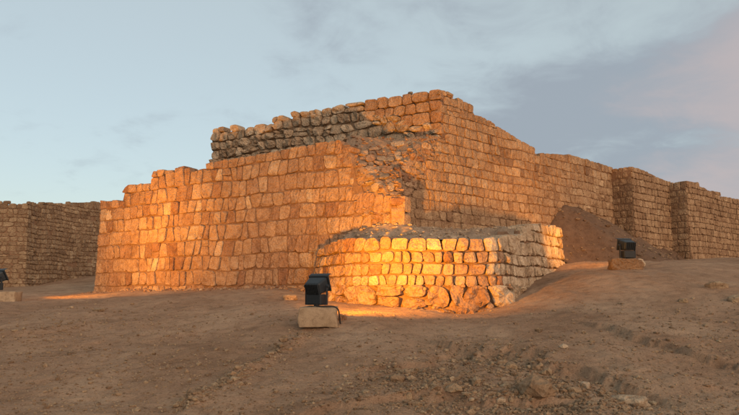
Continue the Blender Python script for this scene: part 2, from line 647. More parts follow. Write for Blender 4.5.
def courses(M, path, hs, z0, vtop, vbot, mat, wr=(0.75, 1.25), u0=0.0, u1=None, depth=(0.05, 0.08), expo=(3.2, 6.5), rough=0.07,
            gap=0.010, tone=(0.5, 0.22), wav=0.03, split=0.07, seed=0, back=0.26, tilt=0.25, jt=0.10, ragged=0.0, stagger=0.06, drop=0.0, least=0.4):
    """courses of fitted stones between the profiles vbot(u) and vtop(u)"""
    rnd = random.Random(seed)
    u1 = path.len if u1 is None else u1
    z = z0
    k = 0
    zs = [z0]
    while zs[-1] < 12 and k < 60:
        zs.append(zs[-1] + (hs(k) if callable(hs) else hs) * (1 + rnd.uniform(-0.1, 0.1)))
        k += 1

    def ln(k, u):
        return zs[k] + wav * float(n1(u * 0.9 + 0.0, 31 + seed)) + 0.6 * wav * float(n1(u * 1.7, k * 3 + seed))
    for k in range(len(zs) - 1):
        if zs[k] > 9:
            break
        h = zs[k + 1] - zs[k]
        u = u0
        jprev = 0.0
        while u < u1 - 0.02:
            w = h * rnd.uniform(*wr) * (1.45 if rnd.random() < 0.10 else 1.0)
            if u1 - (u + w) < 0.5 * h * wr[0]:
                w = u1 - u
            jn = 0.0 if u + w >= u1 - 1e-6 else rnd.uniform(-jt, jt) * h
            um = u + w / 2
            b0, b1, t0, t1 = ln(k, u), ln(k, u + w), ln(k + 1, u), ln(k + 1, u + w)
            vt, vb = vtop(um), vbot(um)
            e = rnd.uniform(-ragged, ragged) * h
            if b0 + 0.45 * h < vt + e and (t0 > vb) and rnd.random() >= drop:
                if t0 + 0.45 * h > vt + e:                       # last course: finish at the profile
                    t0 = min(max(vtop(u + 0.02), b0 + least * h), t0 + 0.5 * h) + e
                    t1 = min(max(vtop(u + w - 0.02), b1 + least * h), t1 + 0.5 * h) + e + rnd.uniform(-0.4, 0.4) * ragged * h
                    if abs(t0 - t1) > 0.35 * h:
                        t0 = t1 = min(t0, t1)
                jq = [rnd.uniform(-stagger, stagger) * h * 0.5 for _ in range(4)]
                quad = [(u - jprev, b0 + jq[0]), (u + w - jn, b1 + jq[1]), (u + w + jn, t1 + jq[2] * 0.5), (u + jprev, t0 + jq[3] * 0.5)]
                quads = [quad]
                if rnd.random() < split and w > 0.5 * h:
                    f = rnd.uniform(0.38, 0.62)
                    ml = (quad[0][0] * (1 - f) + quad[3][0] * f, quad[0][1] * (1 - f) + quad[3][1] * f)
                    mr = (quad[1][0] * (1 - f) + quad[2][0] * f, quad[1][1] * (1 - f) + quad[2][1] * f)
                    quads = [[quad[0], quad[1], mr, ml], [ml, mr, quad[2], quad[3]]]
                for qd in quads:
                    tn = tone[0] + rnd.gauss(0, tone[1])
                    mm = mat(um, (b0 + t0) / 2, rnd) if callable(mat) else mat
                    M.add(stone_verts(path, qd, rnd.uniform(*depth), rnd.uniform(*expo), rough, back, gap, tilt), tn, mm)
            jprev = jn
            u += w


def core(path, vtop, vbot, thick, mat, parent, inset=0.0, u0=0.0, u1=None, name='wall_core', step=0.12, lower=0.06):
    """solid body behind the face stones"""
    u1 = path.len if u1 is None else u1
    n = max(2, int((u1 - u0) / step) + 1)
    uu = np.linspace(u0, u1, n)
    vt = np.array([vtop(u) for u in uu]) - lower
    vb = np.array([vbot(u) for u in uu])
    nz = 0.02 * fbm(np.stack([uu * 3, uu * 0, uu * 0], -1), 3, 4)
    vt = vt + nz
    rows = []
    lev = 6
    for t in np.linspace(0, 1, lev):
        v = vb * (1 - t) + vt * t
        jit = 0.008 * vnoise(np.stack([uu * 4, v * 4, uu * 0], -1), 8)
        rows.append(path.at(uu, v, inset + jit))
    bt = path.at(uu, vt, 0 * uu - thick)
    bb = path.at(uu, vb, 0 * uu - thick)
    V = np.concatenate(rows + [bt, bb])
    F = []
    nr = lev + 2
    for r in range(nr):
        r2 = (r + 1) % nr
        for i in range(n - 1):
            F.append((r * n + i, r * n + i + 1, r2 * n + i + 1, r2 * n + i))
    F.append(tuple(r * n for r in range(nr))[::-1])
    F.append(tuple(r * n + n - 1 for r in range(nr)))
    return mesh_obj(name, V, F, mat, parent, False, None, V.mean(0))


def prof(path, pts, absolute=False, pixdepth=True):
    """height profile along a path from (pixel column, pixel row) pairs; equal columns make a step"""
    us, zs = [], []
    for i, (px, py) in enumerate(pts):
        u = path.u_of_px(px)
        us.append(u + i * 1e-4)
        zs.append(Z(py, path.depth(u)))
    us, zs = np.array(us), np.array(zs)
    return lambda u: float(np.interp(u, us, zs))


def flat(z):
    return lambda u: z


# --- front wall of squared blocks
dA_ = (A_F - A_L) / np.hypot(*(A_F - A_L))
pA = Path([A_L, A_F], batter=0.035, zref=1.5)
fw = empty('fortress_wall', (*((A_L + A_F) / 2), 1.4), 'tall front wall of squared orange blocks, stepping down to its left end', 'wall', 'fortress walls')
topA = prof(pA, [(90, 200), (117, 200), (117, 183.5), (131, 183), (146, 181), (146, 171), (180, 166), (250, 153.5), (300, 145), (346, 138),
                 (347, 138), (347, 158), (354, 160), (354, 178), (361, 179), (361, 193.5), (420, 194)])
MA = Masonry()
gA = lambda u: float(ground(*pA.at(np.array(u), np.array(1.5), np.array(0.0))[:2])) - 0.12
courses(MA, pA, 0.405, 1.33, topA, gA, m_warm, wr=(0.45, 1.05), depth=(0.04, 0.075), expo=(3.8, 9.0), rough=0.085, gap=0.004, tone=(0.45, 0.24),
        wav=0.045, seed=3, ragged=0.07, split=0.02, jt=0.14, stagger=0.13)
core(pA, lambda u: topA(u) - 0.10, lambda u: 0.9, 1.0, m_core, fw, inset=0.02, u1=pA.len - 0.45)
pA2 = Path([A_L + np.array([1.55, 2.55]), A_L], batter=0.02)      # left end, turning back
courses(MA, pA2, 0.405, 1.33, flat(4.3), flat(1.2), m_warm, wr=(0.7, 1.2), tone=(0.4, 0.2), seed=4, u1=pA2.len - 0.02)
core(pA2, flat(4.3), flat(0.9), 1.2, m_core, fw, inset=-0.01, u1=pA2.len - 0.05)
pA3 = Path([A_F + np.array([0.02, 0.02]), A_F + np.array([0.22, 1.35])], batter=0.03)         # right end, up to the long wall
courses(MA, pA3, 0.405, 1.33, flat(3.70), flat(2.2), m_warm, wr=(0.7, 1.2), tone=(0.42, 0.2), seed=5, u0=0.0)
core(pA3, flat(3.6), flat(1.0), 0.30, m_core, fw, inset=0.0, u0=0.10)
qe = pA.at(np.array(pA.u_of_px(348.5)), np.array(1.5), np.array(-0.05))[:2]      # broken end of its upper courses
pA4 = Path([qe, qe - np.array([dA_[1], -dA_[0]]) * 1.0], batter=0.03)
courses(MA, pA4, 0.36, 3.75, flat(5.05), flat(3.7), m_warm, wr=(0.6, 1.2), depth=(0.02, 0.14), expo=(2.4, 3.6), rough=0.13, tone=(0.35, 0.2), seed=6, jt=0.2, stagger=0.2, ragged=0.1)
MA.finish(fw)

# --- long right wall with the high corner
pB = Path([B_0 - B_D * 0.55, B_0 + B_D * 10.34], batter=0.02, zref=2.5)
lw = empty('fortress_wall', (*(B_0 + B_D * 5), 2.2), 'long right wall of small tan blocks with the high stepped corner', 'wall', 'fortress walls')
topB = prof(pB, [(380, 200), (408, 197), (416, 188), (424, 172), (434, 152), (441, 140), (446.5, 132), (446.5, 88), (462, 96), (480, 106), (480, 112),
                 (543, 149.5), (543, 152.5), (560, 153.5), (580, 155), (600, 161), (618, 166.5)])
# above the corner the upper face starts at the corner itself
uC = float(np.dot(B_C - B_0, B_D))
MB = Masonry()
courses(MB, pB, 0.262, 1.75, topB, flat(2.2), m_tan, wr=(0.7, 1.25), depth=(0.03, 0.055), expo=(3.8, 9), rough=0.08, gap=0.003, tone=(0.5, 0.24),
        wav=0.035, seed=13, ragged=0.05, split=0.025, jt=0.13, stagger=0.12)
core(pB, lambda u: topB(u) - 0.10, flat(1.5), 1.6, m_core, lw, inset=0.014)
# upper corner: return face of squared blocks
dA = (A_L - A_F) / np.hypot(*(A_L - A_F))
C_end = B_C + dA * 8.2
pC = Path([C_end, B_C], batter=0.015, zref=5.0)
topC = prof(pC, [(200, 133), (208, 132.5), (222, 128), (245, 127), (262, 122), (285, 116), (310, 113), (332, 107.5), (345, 103), (357, 99.5), (363, 99.5),
                 (364, 99.5), (385, 97), (405, 94.5), (425, 91), (446, 88)])
botR = prof(pC, [(360, 117), (364, 117), (385, 120), (400, 122), (420, 128), (446, 132)])
courses(MB, pC, 0.30, 5.27, topC, lambda u: botR(u) + 0.05, m_warm, wr=(0.9, 1.6), u0=pC.u_of_px(364), u1=pC.len - 0.02, tone=(0.35, 0.18), seed=17, rough=0.07, depth=(0.05, 0.09),
        expo=(3, 6), ragged=0.06, gap=0.005, split=0.02)
core(pC, lambda u: topC(u) - 0.05, flat(4.6), 1.4, m_core, lw, u0=pC.u_of_px(366), u1=pC.len - 0.06, inset=-0.02)
ul = pC.u_of_px(409)
ql = pC.at(np.array(ul), np.array(topC(ul) + 0.03), np.array(-0.12))
MB.finish(lw)

# --- dark rubble wall behind the front wall
rw = empty('rubble_wall', (*(B_C + dA * 4.0), 4.4), 'dark grey rubble stone wall rising behind the orange front wall', 'wall')
MC = Masonry()
uL = pC.u_of_px(208.5)
uS = pC.u_of_px(364)
topR = lambda u: topC(u) if u < uS else botR(u) + 0.12
courses(MC, pC, lambda k: [0.25, 0.30, 0.27, 0.31, 0.26, 0.29][k % 6], 4.32, topR, flat(4.2), m_grey, wr=(0.75, 1.7), u0=uL, u1=pC.len - 0.08, depth=(0.07, 0.13),
        expo=(2.4, 3.8), rough=0.13, gap=0.004, tone=(0.68, 0.24), wav=0.08, seed=23, least=0.75, ragged=0.14, split=0.08, jt=0.22, stagger=0.22, tilt=0.4)
core(pC, lambda u: topR(u) - 0.10, flat(3.9), 1.1, m_grey, rw, u0=uL + 0.06, u1=pC.len - 0.1, inset=0.01)
eL = pC.at(np.array(uL), np.array(5.0), np.array(0.0))[:2]
pC2 = Path([eL - dA * 0 + np.array([0.62, 1.02]) * 1.1, eL], zref=5.0)
courses(MC, pC2, 0.29, 4.32, flat(topC(uL) - 0.1), flat(4.2), m_grey, wr=(0.8, 1.6), depth=(0.08, 0.14), expo=(2.2, 3.2), rough=0.13, gap=0.004, tone=(0.45, 0.2),
        seed=29, ragged=0.3, jt=0.2)
MC.finish(rw)

# --- low rounded bastion in front
pD = Path([(-1.35, 15.55), (-1.02, 14.55), (-0.35, 13.72), (0.45, 13.30), (1.25, 13.12), (2.0, 13.10), (2.58, 13.22), (2.93, 13.62), (3.36, 14.35), (3.85, 15.2), (4.5, 16.2), (5.12, 17.12),
           (5.22, 17.6), (4.95, 18.1)], batter=0.10, zref=1.4, smooth=True)
ba = empty('low_bastion', (1.3, 14.5, 1.3), 'low rounded bastion of big blocks, lit yellow by a floodlight', 'wall')
uE = pD.u_of_px(570)
topD0 = prof(pD, [(306, 262), (314, 253), (324, 244), (336, 239), (360, 237), (400, 236.5), (440, 237), (480, 238), (505, 236), (525, 233), (527, 225), (545, 223), (560, 225), (568, 228)])
uEnd = pD.u_of_px(568)


def topD(u):
    return topD0(u) if u < uEnd else topD0(uEnd) - (u - uEnd) * 0.55


gD = lambda u: float(ground(*pD.at(np.array(u), np.array(1.4), np.array(0.0))[:2])) - 0.15
MD = Masonry()
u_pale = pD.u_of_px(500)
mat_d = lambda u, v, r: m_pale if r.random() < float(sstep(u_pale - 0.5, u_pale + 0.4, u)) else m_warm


def rowD(k):
    return [0.34, 0.46, 0.30, 0.28, 0.335, 0.31, 0.33, 0.33, 0.33][min(k, 8)]


big_rows = Path
courses(MD, pD, lambda k: 0.33, 0.98 + 0.0, lambda u: min(topD(u), 1.28), gD, m_warm, wr=(1.0, 2.2), depth=(0.16, 0.28), expo=(2.2, 3.2), rough=0.12, gap=0.012, tone=(0.45, 0.2),
        seed=41, jt=0.2, stagger=0.2, wav=0.05, split=0.0, u1=pD.u_of_px(520))
courses(MD, pD, lambda k: 0.44 if k == 0 else 5.0, 1.25, lambda u: 1.72, gD, mat_d, wr=(0.55, 1.35), depth=(0.10, 0.2), expo=(2.2, 3.6), rough=0.12, gap=0.004, tone=(0.5, 0.24),
        seed=44, jt=0.2, stagger=0.14, wav=0.0, split=0.25)
rc = random.Random(5)
for i in range(46):                                    # chips wedged between the boulders
    uc, vc, wc = rc.uniform(0.4, pD.len - 1.2), rc.choice([rc.uniform(1.25, 1.4), rc.uniform(1.58, 1.72)]), rc.uniform(0.05, 0.12)
    if vc > gD(uc) + 0.1:
        hc = wc * rc.uniform(0.5, 0.9)
        MD.add(stone_verts(pD, [(uc - wc, vc - hc), (uc + wc, vc - hc), (uc + wc * 0.8, vc + hc), (uc - wc * 0.8, vc + hc)], rc.uniform(0.07, 0.13), rc.uniform(2.2, 3.5), 0.13, 0.15), rc.gauss(0.5, 0.2), m_warm)
courses(MD, pD, lambda k: [0.245, 0.255, 0.26, 0.30, 0.28, 0.28][min(k, 5)], 1.67, topD, gD, mat_d, wr=(0.6, 1.2), depth=(0.05, 0.11), expo=(2.8, 6.0), rough=0.085, gap=0.006,
        tone=(0.58, 0.24), seed=49, wav=0.04, split=0.02, ragged=0.05, jt=0.14, stagger=0.14)
core(pD, lambda u: topD(u) - 0.05, lambda u: 0.7, 0.5, m_core, ba, u1=pD.len, step=0.1)
MD.finish(ba)

# dusty rubble on top of the bastion
nu, nvv = 90, 26
uu = np.linspace(0.05, pD.len - 0.05, nu)
front = np.array([pD.at(np.array(u), np.array(topD(u)), np.array(-0.08)) for u in uu])
front[:, 2] -= 0.05
bk = []
for u in np.linspace(0, 1, nu):
    if u < 0.34:
        t = u / 0.34
        q = (A_F + dA * 2.6) * (1 - t) + (A_F + np.array([0, 0.25])) * t
        bk.append((*q, 2.5 + 0.6 * sstep(0, 0.7, t)))
    elif u < 0.42:
        t = (u - 0.34) / 0.08
        q = (A_F + np.array([0, 0.25])) * (1 - t) + (B_0 - B_N * 0.2) * t
        bk.append((*q, 3.1))
    else:
        t = (u - 0.42) / 0.58
        q = B_0 + B_D * 4.2 * t - B_N * 0.2
        bk.append((*q, 3.1 + 0.05 * t))
bk = np.array(bk)
LV = []
for t in np.linspace(0, 1, nvv):
    r = front * (1 - t) + bk * t
    r[:, 2] = front[:, 2] * (1 - sstep(0, 1, t)) + bk[:, 2] * sstep(0, 1, t)
    r[:, 2] += (0.06 * fbm(r * 4.5, 4, 12)) * min(1, t * 4 + 0.25)
    LV.append(r)
ledge = mesh_obj('rubble_fill', np.concatenate(LV), grid_faces(nu, nvv).tolist(), m_ledge, ba, True)
tag(ledge, 'dusty grey rubble on top of the bastion')
ledge.location = -Vector(ba.location)

# --- broken core between the front wall and the high corner
rp = empty('ruined_masonry', (0.2, 15.6, 3.0), 'collapsed reddish rubble slope between the front wall and high corner', 'rubble')
def slope_depth(px, z):
    """depth of the collapsed bank: close behind the front wall's plane on the left, falling back towards the high corner"""
    px, z = np.asarray(px, float), np.asarray(z, float)
    r = (px - 369.5) / FPX
    a_d = (A_F[1] + (A_F[0] - A_F[1] * 0) * 0) + 0 * px
    tt_ = (r * A_F[1] - A_F[0]) / (dA[0] - r * dA[1])            # along the front wall's plane
    a_d = A_F[1] + dA[1] * tt_
    t = (z - 3.70) / 1.55
    t0 = 0.62 * sstep(398, 350, px)
    d = a_d + 0.10 + 0.12 * t + 1.55 * np.maximum(0, t - t0)
    o = (r * B_0[1] - B_0[0]) / (B_D[0] - r * B_D[1])
    b_d = B_0[1] + B_D[1] * o + 0.10
    return np.where(px > 402, np.maximum(d, b_d), d)


class SlopeFace:
    """u along the bank (42 pixels of the picture to a metre), v height"""
    def at(self, u, v, n):
        px = 346 + np.asarray(u, float) * 42.0
        d = slope_depth(px, v)
        return np.stack([(px - 369.5) / FPX * d, d - n * 0.9, v + n * 0.4], -1)


sf = SlopeFace()
nu_, nv_ = 110, 84
UU, VV = np.meshgrid(np.linspace(0.0, 2.5, nu_), np.linspace(3.2, 5.5, nv_))
RV = sf.at(UU, VV, UU * 0 + 0.0).reshape(-1, 3)
amp = sstep(1.05, 0.7, RV[:, 0])
RV[:, 1] += (0.06 * fbm(RV * 3.0, 5, 15, 0.55)) * amp
RV[:, 2] += 0.03 * fbm(RV * 7.0 + 9, 3, 16) * amp
rs = mesh_obj('rubble_slope', RV, grid_faces(nu_, nv_).tolist(), m_rubble, rp, True)
rs.location = -Vector(rp.location)
MR = Masonry()


def bot_s(u):
    px = 346 + u * 42.0
    return float(np.interp(px, [346, 404, 412, 420, 430, 440, 450], [3.75, 3.75, 3.95, 4.3, 4.75, 5.2, 5.4]))


courses(MR, sf, lambda k: [0.15, 0.20, 0.13, 0.18, 0.23][k % 5], 3.66, flat(5.4), lambda u: bot_s(u) + 0.02, lambda u, v, r: m_warm if r.random() < 0.75 else m_grey, wr=(0.7, 2.0), depth=(0.015, 0.085),
        expo=(2.4, 4.5), rough=0.15, gap=0.008, tone=(0.5, 0.24), seed=83, wav=0.09, jt=0.3, stagger=0.3, tilt=0.5, drop=0.34, u0=0.08, u1=2.3, back=0.15)
MR.finish(rp)

# --- the projecting wall sections farther right
def section(p0, p1, ret, tops, label, seed, end=None):
    e = empty('fortress_wall', (*p0, 2.4), label, 'wall', 'fortress walls')
    pth = Path([p0, p1], batter=0.012, zref=2.5)
    tp = prof(pth, tops)
    M = Masonry()
    courses(M, pth, 0.225, 2.0, tp, flat(2.2), m_tan, wr=(0.7, 1.3), depth=(0.03, 0.06), expo=(3.6, 8), rough=0.08, gap=0.003, tone=(0.45, 0.2), seed=seed, ragged=0.05, split=0.02)
    core(pth, lambda u: tp(u) - 0.08, flat(1.6), 1.7, m_core, e)
    p2 = Path([p0 - B_N * ret, p0], batter=0.012, zref=2.5)
    z2 = tp(0.0)
    courses(M, p2, 0.225, 2.0, flat(z2), flat(2.2), m_tan, wr=(0.7, 1.3), depth=(0.03, 0.05), tone=(0.36, 0.2), split=0.02, seed=seed + 1, u1=p2.len - 0.02, gap=0.008, rough=0.07)
    core(p2, flat(z2), flat(1.6), 1.5, m_core, e, inset=-0.02, u1=p2.len - 0.05)
    M.finish(e)
    return e


def B_off(px, off):
    o = B_0 + B_N * off
    return o + B_D * on_B(px, off)


E0 = B_off(637.5, 0.70)
E1 = B_off(677, 0.70)
section(E0, E1, 0.72, [(637, 166), (650, 170), (660, 175), (668, 179), (678, 181.5)], 'first projecting tan wall section beyond the earth bank', 61)
F0 = B_off(692.5, 1.32)
F1 = F0 + B_D * 26
section(F0, F1, 0.64, [(692, 180.5), (700, 182), (708, 182.5), (708, 187), (715, 190.5), (727, 192), (727, 196), (745, 199), (800, 216), (1000, 252)],
        'farthest tan wall section with stepped top at the right edge', 67)

# --- far wall on the left
fl = empty('far_wall', P(30, 286, 25), 'low dull brown wall of small stones, far left behind the front wall', 'wall', 'fortress walls')
pG = Path([P(-260, 288, 23)[:2], P(-90, 288, 24.0)[:2], P(0, 288, 24.6)[:2], P(24, 288, 24.9)[:2], P(34, 288, 25.6)[:2], P(60, 288, 27.2)[:2], P(100, 288, 29.5)[:2], P(140, 288, 32)[:2]], batter=0.03, zref=2.0)
topG = prof(pG, [(-260, 199), (-60, 202), (0, 202.5), (20, 203), (40, 202.5), (60, 203), (80, 201.5), (140, 204)])
MG = Masonry()
courses(MG, pG, lambda k: [0.19, 0.15, 0.21, 0.17][k % 4], 1.3, topG, flat(1.5), m_far, wr=(0.8, 1.9), depth=(0.02, 0.05), expo=(2.6, 5), rough=0.1, gap=0.003, tone=(0.5, 0.25), seed=71,
        wav=0.06, split=0.05, ragged=0.12, least=0.8, jt=0.18, stagger=0.15, u0=0.0, back=0.12, drop=0.02)
core(pG, lambda u: topG(u) - 0.03, flat(1.0), 1.2, m_core, fl)
MG.finish(fl, 0)


# ------------------------------------------------------------------ loose stones
def ico():
    bm = bmesh.new()
    bmesh.ops.create_icosphere(bm, subdivisions=1, radius=1)
    v = np.array([x.co for x in bm.verts])
    f = np.array([[q.index for q in x.verts] for x in bm.faces])
    bm.free()
    return v, f


def ico2():
    bm = bmesh.new()
    bmesh.ops.create_icosphere(bm, subdivisions=3, radius=1)
    v = np.array([x.co for x in bm.verts])
    f = [[q.index for q in x.verts] for x in bm.faces]
    bm.free()
    return v, f


IV, IF = ico()
JV, JF = ico2()


def rock_verts(sx, sy, sz, seed, bulk=0.28):
    v = JV.copy()
    v = np.sign(v) * np.abs(v) ** 0.75
    r = 1 + bulk * fbm(JV * 1.3 + seed * 5.7, 3, seed) * 0.9
    v = v * r[:, None] * np.array([sx, sy, sz])
    v += 0.06 * min(sx, sy, sz) * fbm(JV * 5 + seed, 2, seed)[:, None] * JV
    return v


def rot_z(v, a):
    c, s = math.cos(a), math.sin(a)
    return np.stack([v[..., 0] * c - v[..., 1] * s, v[..., 0] * s + v[..., 1] * c, v[..., 2]], -1)


def place_rock(px, py, wpx, aspect, flat_, label, seed, mat=None, tone=0.5, group=None, sink=0.3, name='loose_rock'):
    flat_ = min(flat_, 0.85)
    g = G(px, py)
    k = g[1] / FPX
    sx = wpx * k / 2
    v = rock_verts(sx, sx * aspect, sx * flat_, seed)
    v = rot_z(v, random.uniform(-0.5, 0.5))
    zz = float(ground(np.array(g[0]), np.array(g[1])))
    o = mesh_obj(name, v, JF, mat or m_far, None, True, tone)
    o.location = (g[0], g[1], zz + sx * flat_ * (1 - 2 * sink) * 0.9)
    tag(o, label, 'rock', group)
    return o


place_rock(630, 396, 36, 0.55, 0.36, 'long pale flat slab half buried on the foreground bank', 1, m_grey, 0.95, sink=0.25)
place_rock(585, 381, 9, 0.8, 1.15, 'upright pale stone standing beside the long flat slab', 2, m_grey, 1.0, sink=0.2)
place_rock(564, 355, 8, 0.7, 0.6, 'small pale oval stone lying alone above the rocky scarp', 3, m_grey, 1.0, sink=0.2)
place_rock(511, 366, 12, 0.8, 0.75, 'rounded brown rock at the upper left of the rocky scarp', 4, m_far, 0.8)
place_rock(397, 381, 15, 0.8, 0.6, 'broad brown rock on the bank left of the bare earth plate', 5, m_far, 0.7)
place_rock(574, 390, 13, 0.8, 0.55, 'flat brown rock at the foot of the upright pale stone', 6, m_far, 0.85)
place_rock(408, 398, 9, 0.8, 0.9, 'squat rock at the bottom of the foreground bank, below the broad brown rock', 7, m_far, 0.75)
place_rock(501, 399, 9, 0.7, 1.0, 'narrow grey rock at the lower left edge of the rocky scarp', 8, m_grey, 0.7)
place_rock(290, 300, 14, 0.8, 0.5, 'pale flat stone on the ground just left of the near floodlight', 9, m_tan, 0.9, sink=0.2)
place_rock(717, 289, 20, 0.7, 0.42, 'low pale ridge stone on the right slope', 10, m_far, 0.9)
place_rock(736, 301, 16, 0.8, 0.55, 'pale rock cut by the right edge of the picture', 11, m_far, 1.0)
place_rock(683, 302, 9, 0.8, 0.6, 'small grey rock alone on the right slope', 12, m_far, 0.8)
place_rock(728, 252, 22, 0.6, 0.5, 'heap of grey stone at the foot of the farthest wall section', 13, m_grey, 0.6)
place_rock(706, 254, 14, 0.6, 0.6, 'small grey boulder where the earth bank ends by the wall', 14, m_grey, 0.5)
place_rock(462, 311, 34, 0.6, 0.62, 'broad orange boulder lying at the foot of the bastion', 15, m_warm, 0.35, sink=0.3)
place_rock(426, 308, 17, 0.7, 0.7, 'smaller orange boulder at the bastion foot, left of the broad boulder', 16, m_warm, 0.4)
place_rock(488, 305, 14, 0.7, 0.6, 'small tan boulder at the bastion foot, right of the broad boulder', 17, m_warm, 0.5)
place_rock(407, 304, 10, 0.8, 0.7, 'little orange stone at the bastion foot beside the smaller boulder', 18, m_warm, 0.45)
place_rock(509, 302, 12, 0.8, 0.5, 'flat tan stone at the right corner of the bastion foot', 19, m_warm, 0.55)

sc_line = SCARPS[0][0]
for i in range(16):
    px = random.uniform(468, 600)
    py = 346 + (px - 468) * 0.30 + abs(random.gauss(0, 16))
    if py > 412:
        continue
    place_rock(px, py, random.uniform(4.5, 6.5), random.uniform(0.6, 1), random.uniform(0.5, 0.9), 'small brown rubble stone on the rocky scarp of the foreground bank', 100 + i,
               random.choice([m_far, m_far, m_grey]), random.uniform(0.3, 0.9), 'rubble stones on the rocky scarp')
for i in range(9):
    t = random.random()
    px = 205 + 97 * t + random.gauss(0, 6)
    py = 400 - 57 * t + random.gauss(0, 4)
    place_rock(px, py, random.uniform(4.5, 7), random.uniform(0.6, 1), random.uniform(0.5, 0.9), 'small stone in the line of rubble left of the near floodlight', 200 + i,
               random.choice([m_far, m_tan, m_far]), random.uniform(0.3, 0.7), 'stones in the line of rubble')

# gravel: one mass of pebbles
NG = 48000
gpx = RNG.uniform(-30, 770, NG)
gpy = 300 + 118 * RNG.uniform(0, 1, NG) ** 0.8
dens_pts = []
dd = np.array([])
gd = np.linspace(4.6, 16, 160)


def G_many(px, py):
    a = (px - 369.5) / FPX
    b = (207.5 - py) / FPX
    yy = math.cos(PITCH) - b * math.sin(PITCH)
    zz = math.sin(PITCH) + b * math.cos(PITCH)
    hit = np.full(len(px), np.nan)
    for d in gd:
        x, z = a / yy * d, EYE + zz / yy * d
        g = base_ground(x, np.full(len(px), d))
        new = np.isnan(hit) & (z < g)
        hit[new] = d
    return a / yy * hit, hit


X, Y = G_many(gpx, gpy)
ok = ~np.isnan(Y)
X, Y = X[ok], Y[ok]
X = X + RNG.normal(0, 0.05, len(X))
Y = Y + RNG.normal(0, 0.08, len(Y))
clump = 0.5 + 0.5 * fbm(np.stack([X * 0.8, Y * 0.8, X * 0], -1), 3, 40)
dz1, _ = poly_dist(X, Y, rough_zone)
dz2, _ = poly_dist(X, Y, RIDGES[0][0])
dz3, _ = poly_dist(X, Y, rough_zone2)
dz4, _ = poly_dist(X, Y, RIDGES[1][0])
dense = np.exp(-(dz1 / 0.36) ** 2) * 0.6 + np.exp(-(dz2 / 0.16) ** 2) * 1.0 + 0.55 * np.exp(-(dz3 / 0.45) ** 2) + 0.4 * np.exp(-(dz4 / 0.5) ** 2)
keep = RNG.uniform(0, 1, len(X)) < np.clip(0.26 + 0.5 * np.clip(clump - 0.35, 0, 1) + dense, 0, 1)
keep &= ~((Y > 12.6) & (X > -1.6) & (X < 4))
X, Y, dense = X[keep], Y[keep], dense[keep]
n = len(X)
size = 0.0058 * np.exp(RNG.normal(0, 0.6, n)) * (1 + 0.9 * np.clip(dense, 0, 1)) * (0.55 + Y / 14)
sxyz = size[:, None] * np.stack([RNG.uniform(0.8, 1.5, n), RNG.uniform(0.7, 1.2, n), RNG.uniform(0.45, 0.9, n)], -1)
lump = 1 + 0.25 * RNG.uniform(-1, 1, (n, len(IV)))
V = IV[None] * lump[:, :, None] * sxyz[:, None, :]
ang = RNG.uniform(0, 6.28, n)
c, s = np.cos(ang)[:, None], np.sin(ang)[:, None]
V = np.stack([V[..., 0] * c - V[..., 1] * s, V[..., 0] * s + V[..., 1] * c, V[..., 2]], -1)
V[..., 0] += X[:, None]
V[..., 1] += Y[:, None]
V[..., 2] += (ground(X, Y) + sxyz[:, 2] * 0.35)[:, None]
F = (IF[None] + (np.arange(n) * len(IV))[:, None, None]).reshape(-1, 3)
gv = mesh_obj('gravel', V.reshape(-1, 3), F.tolist(), m_far, None, False, np.repeat(np.clip(RNG.normal(0.6, 0.25, n), 0, 1), len(IV)))
tag(gv, 'loose gravel strewn over the dry earth', 'gravel', None, 'stuff')


def rubble_bits(name, pts, smin, smax, mat, parent, tone=(0.5, 0.2)):
    n = len(pts)
    sz = RNG.uniform(smin, smax, n) * np.exp(RNG.normal(0, 0.3, n))
    sx = sz[:, None] * np.stack([RNG.uniform(0.8, 1.5, n), RNG.uniform(0.7, 1.2, n), RNG.uniform(0.5, 0.9, n)], -1)
    V = IV[None] * (1 + 0.22 * RNG.uniform(-1, 1, (n, len(IV))))[:, :, None] * sx[:, None, :]
    a = RNG.uniform(0, 6.28, n)
    c, s = np.cos(a)[:, None], np.sin(a)[:, None]
    V = np.stack([V[..., 0] * c - V[..., 1] * s, V[..., 0] * s + V[..., 1] * c, V[..., 2]], -1) + np.asarray(pts)[:, None, :]
    F = (IF[None] + (np.arange(n) * len(IV))[:, None, None]).reshape(-1, 3)
    o = mesh_obj(name, V.reshape(-1, 3), F.tolist(), mat, parent, False, np.repeat(np.clip(RNG.normal(*tone, n), 0, 1), len(IV)))
    if parent is not None:
        o.location = -Vector(parent.location)
    return tag(o, kind='stuff')


mk = (MZ > gz0 + 0.02).ravel()
bp = np.stack([MX, MY, MZ], -1).reshape(-1, 3)[mk]
bs = RNG.integers(0, len(bp), 900)
rubble_bits('earth_clods', bp[bs] + RNG.normal(0, 0.02, (900, 3)) * np.array([1, 1, 0.3]), 0.01, 0.045, m_far, None, (0.25, 0.25))['label'] = 'pebbles and clods on the earth bank'
fu = RNG.uniform(0.1, pA.len - 2.4, 420)
fp = pA.at(fu, fu * 0 + 1.5, 0.08 + np.abs(RNG.normal(0, 0.22, 420)))
fp[:, 2] = ground(fp[:, 0], fp[:, 1]) + 0.008
rubble_bits('fallen_chips', fp, 0.012, 0.05, m_warm, None, (0.45, 0.25))['label'] = 'broken chips along the foot of the front wall'
allL = np.concatenate(LV)
rubble_bits('rubble', allL[RNG.integers(0, len(allL), 900)] + RNG.normal(0, 0.015, (900, 3)), 0.012, 0.04, m_grey, ba, (0.85, 0.2))
rubble_bits('rubble', RV[RNG.integers(0, len(RV), 1100)] + RNG.normal(0, 0.02, (1100, 3)), 0.012, 0.045, m_warm, rp, (0.35, 0.22))

mesh_obj('stone', rock_verts(0.07, 0.07, 0.06, 77) + ql, JF, m_grey, lw, True, 0.0, ql)


